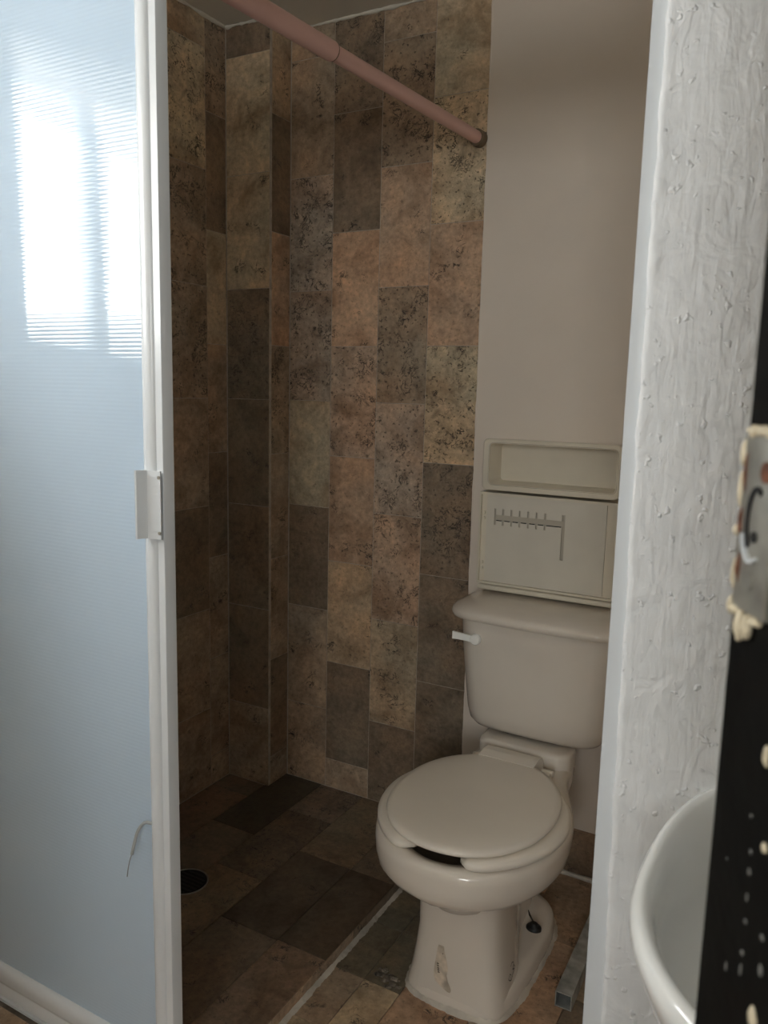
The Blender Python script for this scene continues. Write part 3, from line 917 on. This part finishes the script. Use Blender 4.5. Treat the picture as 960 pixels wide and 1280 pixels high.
cab = empty('wall_cabinet', (-0.578, YB - 0.003, 0.764), 'ivory plastic wall cabinet with slotted toothbrush panel, the lower one above the tank', 'cabinet')
ca, cb, c0, c1 = -0.748, -0.408, 0.777, 1.0075
YC = CYF
b = MB()
b.box(ca, ca + .004, YC, YR, c0, c1)                       # side walls
b.box(cb - .004, cb, YC, YR, c0, c1)
b.box(ca + .004, cb - .004, YC, YR, c1 - .006, c1)
b.box(ca + .004, cb - .004, YC, YR, c0, c0 + .005)
b.box(ca + .004, cb - .004, YR - .004, YR, c0 + .005, c1 - .006)
b.build('body', 'cab', cab)
MB().box(ca + .004, ca + .017, YC + .010, YC + .014, c0 + .005, c1 - .006).build('hinge_strip', 'cab', cab)
MB().box(cb - .026, cb - .004, YC + .010, YC + .014, c0 + .005, c1 - .006).build('latch_strip', 'cab', cab)
for zz in (c1 - .052, c1 - .066, c0 + .052, c0 + .066 - .028):
    MB().bbox(ca + .0075, ca + .0135, YC + .005, YC + .0105, zz - .004, zz + .004, .0015).build('hinge_knuckle', 'cab', cab, True, angle=40)
# slotted front panel: one sheet with real openings on a grid
p0, p1, q0, q1 = ca + .0175, cb - .0265, c0 + .0055, c1 - .0065
pw, ph = p1 - p0, q1 - q0
YPN = YC + .008
sx_ = 0.0213
hx0 = p0 + .020
slots_rect = []
zc = q1 - .055                       # long horizontal slot
slots_rect.append((hx0 + .002, hx0 + .176, zc - .0065, zc + .0065))
for k in range(7):
    xx = hx0 + k * sx_
    slots_rect.append((xx, xx + .0048, zc - .0195, zc + .0215))
slots_rect.append((hx0 + .171, hx0 + .179, zc - .088, zc + .0215))
xsn = sorted(set([p0, p1] + [r for s in slots_rect for r in s[:2]]))
zsn = sorted(set([q0, q1] + [r for s in slots_rect for r in s[2:]]))
bm = bmesh.new()
vd = {}
def gv(x, z):
    if (x, z) not in vd:
        vd[(x, z)] = bm.verts.new((x, YPN, z))
    return vd[(x, z)]
for i in range(len(xsn) - 1):
    for k in range(len(zsn) - 1):
        mx_, mz_ = (xsn[i] + xsn[i + 1]) / 2, (zsn[k] + zsn[k + 1]) / 2
        if any(s[0] < mx_ < s[1] and s[2] < mz_ < s[3] for s in slots_rect):
            continue
        bm.faces.new((gv(xsn[i], zsn[k]), gv(xsn[i + 1], zsn[k]), gv(xsn[i + 1], zsn[k + 1]), gv(xsn[i], zsn[k + 1])))
ret = bmesh.ops.extrude_face_region(bm, geom=bm.faces[:])
bmesh.ops.translate(bm, verts=[e for e in ret['geom'] if isinstance(e, bmesh.types.BMVert)], vec=(0, .003, 0))
bm.verts.index_update()
mesh_obj('slotted_panel', [tuple(q.co) for q in bm.verts], [tuple(q.index for q in fc.verts) for fc in bm.faces], 'cabin', cab)
bm.free()
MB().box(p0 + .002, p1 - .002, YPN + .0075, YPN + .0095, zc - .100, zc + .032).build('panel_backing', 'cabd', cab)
# thin dark strips painting the shadow line along the slot's lower edge
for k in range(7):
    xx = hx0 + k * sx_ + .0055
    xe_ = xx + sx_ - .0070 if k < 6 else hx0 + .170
    MB().box(xx, xe_, YPN - .0004, YPN + .0004, zc - .0090, zc - .0067).build('slot_shadow_strip', 'dark', cab)
# projecting bottom ledge
MB().bbox(ca + .004, cb, YC - .006, YR, c0 - .0145, c0 - .002, .004).build('bottom_ledge', 'cab', cab, True, angle=40)

# ------------------------------------------------------------------ galvanised tube on the floor
tb = empty('metal_tube', (-0.37, 1.5, FZ), 'short galvanised square metal tube lying on the floor right of the toilet', 'metal tube')
dirv = Vector((-0.006, 0.40, 0)).normalized()
side = Vector((dirv.y, -dirv.x, 0))
st = Vector((-0.382, 1.449, FZ + 0.001))
S = 0.034
def sq(p, s, o=0):
    return [p + side * o + Vector((0, 0, o)), p + side * (s - o) + Vector((0, 0, o)), p + side * (s - o) + Vector((0, 0, s - o)), p + side * o + Vector((0, 0, s - o))]
en = st + dirv * 0.43
MB().loft([sq(en - dirv * 0.001, S, .002), sq(st, S, .002), sq(st, S), sq(en, S), sq(en, S, .002)]).build('tube_wall', 'zinc', tb)

# ------------------------------------------------------------------ wash basin on the partition
BX, BYC, BZ = 0.100, 0.690, 0.832
basin = empty('wash_basin', (BX, 0.70, 0.62), 'white ceramic wash basin hung on the rough plaster wall beside the black door', 'sink')
def bring(a, bf, bb, yc, z, n=72, p=2.5):
    out = []
    for k in range(n):
        th = 2 * math.pi * k / n
        c, s = math.cos(th), math.sin(th)
        pp = 2.15 if s < 0 else p
        x = BX + a * math.copysign(abs(c) ** (2 / pp), c)
        y = yc + (bf if s < 0 else bb) * math.copysign(abs(s) ** (2 / pp), s)
        out.append((x, min(y, YW - 0.0006), z))
    return out
br = [bring(.09, .08, .24, .74, .665), bring(.135, .135, .26, .72, .69), bring(.175, .178, .28, .70, .73), bring(.200, .203, .295, .692, .775), bring(.211, .214, .30, BYC, .805), bring(.215, .218, .30, BYC, .818),
      bring(.2145, .2175, .30, BYC, .826), bring(.211, .214, .297, BYC, .8315), bring(.206, .209, .292, BYC, BZ + .0012), bring(.200, .203, .286, BYC, .830), bring(.1965, .199, .245, .688, .8245), bring(.194, .196, .205, .686, .812),
      bring(.192, .193, .185, .685, .797), bring(.1895, .190, .176, .684, .783), bring(.185, .185, .171, .683, .774), bring(.176, .176, .163, .682, .768), bring(.150, .150, .140, .680, .763), bring(.08, .08, .06, .67, .757), bring(.022, .022, .022, .67, .755)]
MB().loft(br, True, False).build('bowl', 'white', basin, True)
MB().loft([bring(.0225, .0225, .0225, .67, .7545, p=2), bring(.0215, .0215, .0215, .67, .7572, p=2), bring(.016, .016, .016, .67, .7572, p=2), bring(.014, .014, .014, .67, .7535, p=2)], True, True).build('drain', 'steel', basin, True, angle=40)

# ------------------------------------------------------------------ black entrance door, standing open close to the camera
DY = 0.42
bd = empty('entrance_door', (0, 0, 0), 'black painted door standing open at the right, with a worn lock plate', 'door')
dx0 = -0.0355
rings = []
nn = 160
for i in range(nn + 1):
    z = FZ + 0.008 + (2.06 - FZ - 0.008) * i / nn
    e = dx0 + 0.0007 * noise.noise(Vector((z * 14, 0, 0))) + 0.0005 * noise.noise(Vector((z * 50, 3, 0)))
    rings.append([(e + .0025, DY + .038, z), (e, DY + .035, z), (e, DY + .0025, z), (e + .0008, DY + .0008, z), (e + .003, DY, z), (0.66, DY, z), (0.66, DY + .038, z)])
MB().loft(rings, True, True).build('leaf', 'black', bd, True, angle=40)
# lock plate with latch hole and screws
lx0, lx1, lz0, lz1 = -0.0285, 0.004, 1.1500, 1.2330
lp = MB().bbox(lx0, lx1, DY - .0035, DY + .0005, lz0, lz1, .0012).build('lock_plate', 'steel', bd, True, angle=40)
def ringmesh(cx_, cz_, rx, rz, wd, y0_, y1_, n=32, a0=0, a1=360):
    rr = []
    for k in range(n + 1):
        a = math.radians(a0 + (a1 - a0) * k / n)
        c, s = math.cos(a), math.sin(a)
        rr.append([(cx_ + (rx - wd) * c, y0_, cz_ + (rz - wd) * s), (cx_ + rx * c, y0_, cz_ + rz * s), (cx_ + rx * c, y1_, cz_ + rz * s), (cx_ + (rx - wd) * c, y1_, cz_ + (rz - wd) * s)])
    return MB().loft(rr, True, True)
ringmesh(-0.0115, 1.1935, .0085, .0165, .0022, DY - .0046, DY - .0034, a0=60, a1=230).build('latch_recess', 'dark', lp)
ringmesh(-0.0115, 1.1895, .0095, .0150, .0014, DY - .0058, DY - .0034, a0=190, a1=300).build('latch_ring', 'alu', lp)
MB().disc((-0.0115, DY - .0034, 1.1865), (0, -1, 0), .0026, .0010, 14).build('keyhole', 'dark', lp)
MB().disc((-0.0135, DY - .0034, 1.1660), (0, -1, 0), .0048, .0008, 18).build('screw', 'steel', lp)
MB().disc((-0.0050, DY - .0034, 1.2170), (0, -1, 0), .0048, .0010, 18).build('screw', 'rust', lp)
# crusts of old paint and rust round the plate
def blob(name, c, r, mat, parent, seed, flat=0.4):
    bm = bmesh.new()
    bmesh.ops.create_icosphere(bm, subdivisions=3, radius=1)
    for q in bm.verts:
        k = 1 + 0.28 * noise.noise(q.co * 1.7 + Vector((seed, 0, 0)))
        q.co = Vector((c[0] + q.co.x * r[0] * k, c[1] + q.co.y * r[1] * k, c[2] + q.co.z * r[2] * k))
    bm.verts.index_update()
    o = mesh_obj(name, [tuple(q.co) for q in bm.verts], [tuple(q.index for q in fc.verts) for fc in bm.faces], mat, parent, True)
    bm.free()
    return o
for i, (x, z, rx, rz, mt) in enumerate([(-.0230, 1.2345, .0050, .0030, 'drip'), (-.0145, 1.2350, .0060, .0025, 'drip'), (-.0050, 1.2340, .0060, .0025, 'drip'),
        (-.0290, 1.2240, .0026, .0075, 'drip'), (-.0292, 1.2070, .0022, .0090, 'drip'), (-.0300, 1.1870, .0028, .0030, 'drip'), (-.0288, 1.1660, .0018, .0080, 'drip'),
        (-.0255, 1.2150, .0012, .0110, 'rust'), (-.0262, 1.1920, .0014, .0080, 'rust'), (-.0240, 1.1700, .0010, .0080, 'rust'),
        (-.0260, 1.1490, .0040, .0025, 'drip'), (-.0200, 1.1420, .0042, .0072, 'drip'), (-.0130, 1.1440, .0032, .0060, 'drip'), (-.0060, 1.1480, .0050, .0024, 'drip'), (-.0300, 1.1500, .0016, .0050, 'drip')]):
    blob('paint_crust' if mt == 'drip' else 'rust_streak', (x, DY - .0022, z), (rx, .0026, rz), mt, bd, i * 3.1)
specks = [(.0070, 1.0418, .0012, .0014), (.0074, 1.0319, .0015, .0016), (.0076, 1.019, .0007, .0020), (.0083, 1.0073, .0012, .0012), (.0083, .9911, .0012, .0013), (.0084, .9824, .0008, .0030), (-.0054, .9732, .0007, .0026),
          (.0240, 1.0107, .0016, .0014), (.0255, .9956, .0018, .0028), (-.0149, 1.0247, .0007, .0008), (.0040, 1.058, .0009, .0011)]
for i, (x, z, rx, rz) in enumerate(specks):
    blob('paint_speck', (x, DY - .0002, z), (rx, .0005, rz), 'speck', bd, i * 1.7)
blob('paint_drip', (.0234, DY - .0006, .9700), (.0034, .0012, .0052), 'drip', bd, 4.4)
blob('paint_drip', (.0190, DY - .0006, 1.0511), (.0022, .0010, .0024), 'drip', bd, 8.4)
blob('paint_drip', (.0128, DY - .0006, 1.0916), (.0024, .0012, .0050), 'drip', bd, 6.4)
# built flat along x with its face at DY, then swung open about the free edge
bd.matrix_world = Matrix.Translation((dx0, DY, 0)) @ Matrix.Rotation(math.radians(-60), 4, 'Z') @ Matrix.Translation((-dx0, -DY, 0))

# ------------------------------------------------------------------ tape and marks on the pedestal
def tape_patch():
    rows = [(.148, -.594, -.582), (.138, -.596, -.580), (.120, -.598, -.574), (.104, -.600, -.570), (.090, -.601, -.572), (.078, -.600, -.568), (.070, -.596, -.563), (.062, -.580, -.560), (.057, -.568, -.562)]
    b = MB()
    K = 8
    rows = [tuple(a_ + (b_ - a_) * q / 4 for a_, b_ in zip(rows[i], rows[i + 1])) for i in range(len(rows) - 1) for q in range(4)] + [rows[-1]]
    b.loft([[(x0_ + (x1_ - x0_) * k / K, surf_y(x0_ + (x1_ - x0_) * k / K, z), z) for k in range(K + 1)] for z, x0_, x1_ in rows], closed=False)
    return b
tape_patch().build('tape_residue', 'tape', toilet)
# smudged lettering left on the tape, and the maker's small outline mark on the right side of the pedestal
ink = MB()
for (zq, dx) in ((.1080, 0), (.1035, .0006), (.0990, .0014), (.0950, .0022), (.0910, .0030)):
    k = strip([(-.5945 + dx, zq + .0008), (-.5905 + dx, zq - .0004)], .0017); ink.add(k.v, k.f)
    k = strip([(-.5940 + dx, zq + .0006), (-.5938 + dx, zq - .0022)], .0009); ink.add(k.v, k.f)
k = strip([(-.5835, .1335), (-.5830, .1310)], .0015); ink.add(k.v, k.f)
ink.build('lettering', 'ink', toilet)['kind'] = 'stuff'
def side_x(yq, zq):
    ok, hit, nrm, idx = bowl.ray_cast(Vector((TX + 0.4, yq, zq)) - org(toilet), Vector((-1, 0, 0)), distance=1.0)
    return (hit + org(toilet)).x + 0.0006 if ok else TX + 0.1
mk = MB()
def side_strip(poly, wd):
    for (ya, za_), (yb_, zb_) in zip(poly[:-1], poly[1:]):
        d = Vector((yb_ - ya, zb_ - za_)); nr = Vector((-d.y, d.x)).normalized() * wd / 2
        q = [(ya + nr.x, za_ + nr.y), (ya - nr.x, za_ - nr.y), (yb_ - nr.x, zb_ - nr.y), (yb_ + nr.x, zb_ + nr.y)]
        mk.add([(side_x(y, z), y, z) for y, z in q], [(0, 1, 2, 3)])
Y0, Z0 = 1.404, 0.085
side_strip([(Y0 + 0.0095, Z0 + .013), (Y0 + 0.0171, Z0 + .0165), (Y0 + 0.0247, Z0 + .014), (Y0 + 0.0256, Z0 + .007), (Y0 + 0.0304, Z0 + .001), (Y0 + 0.0247, Z0 - .004), (Y0 + 0.0152, Z0 - .006)], .0016)
side_strip([(Y0 + 0.0256, Z0 + .008), (Y0 + 0.0171, Z0 + .002), (Y0 + 0.0256, Z0 - .001)], .0022)
side_strip([(Y0 + 0.0019, Z0 + .002), (Y0 - 0.0076, Z0 - .004), (Y0 - 0.0019, Z0 - .010), (Y0 + 0.0076, Z0 - .004), (Y0 + 0.0019, Z0 + .002)], .0014)
side_strip([(Y0 - 0.0019, Z0 - .010), (Y0 + 0.0057, Z0 - .013), (Y0 + 0.0152, Z0 - .006)], .0016)
mk.build('outline_mark', 'ink', toilet)

# ------------------------------------------------------------------ crumbled mortar on the floor by the toilet foot
deb = empty('mortar_debris', (-0.715, 1.345, FZ), 'dark crumbled patch of mortar on the floor left of the toilet foot', 'debris')
rg = random.Random(4)
for i in range(16):
    x = -0.715 + rg.gauss(0, .020); y = 1.340 + rg.gauss(0, .013)
    r = rg.uniform(.003, .009)
    blob('crumb', (x, y, FZ + r * .15), (r, r * rg.uniform(.6, 1), r * .35), 'mortar' if i % 3 else 'dgrout', deb, i * 2.3)
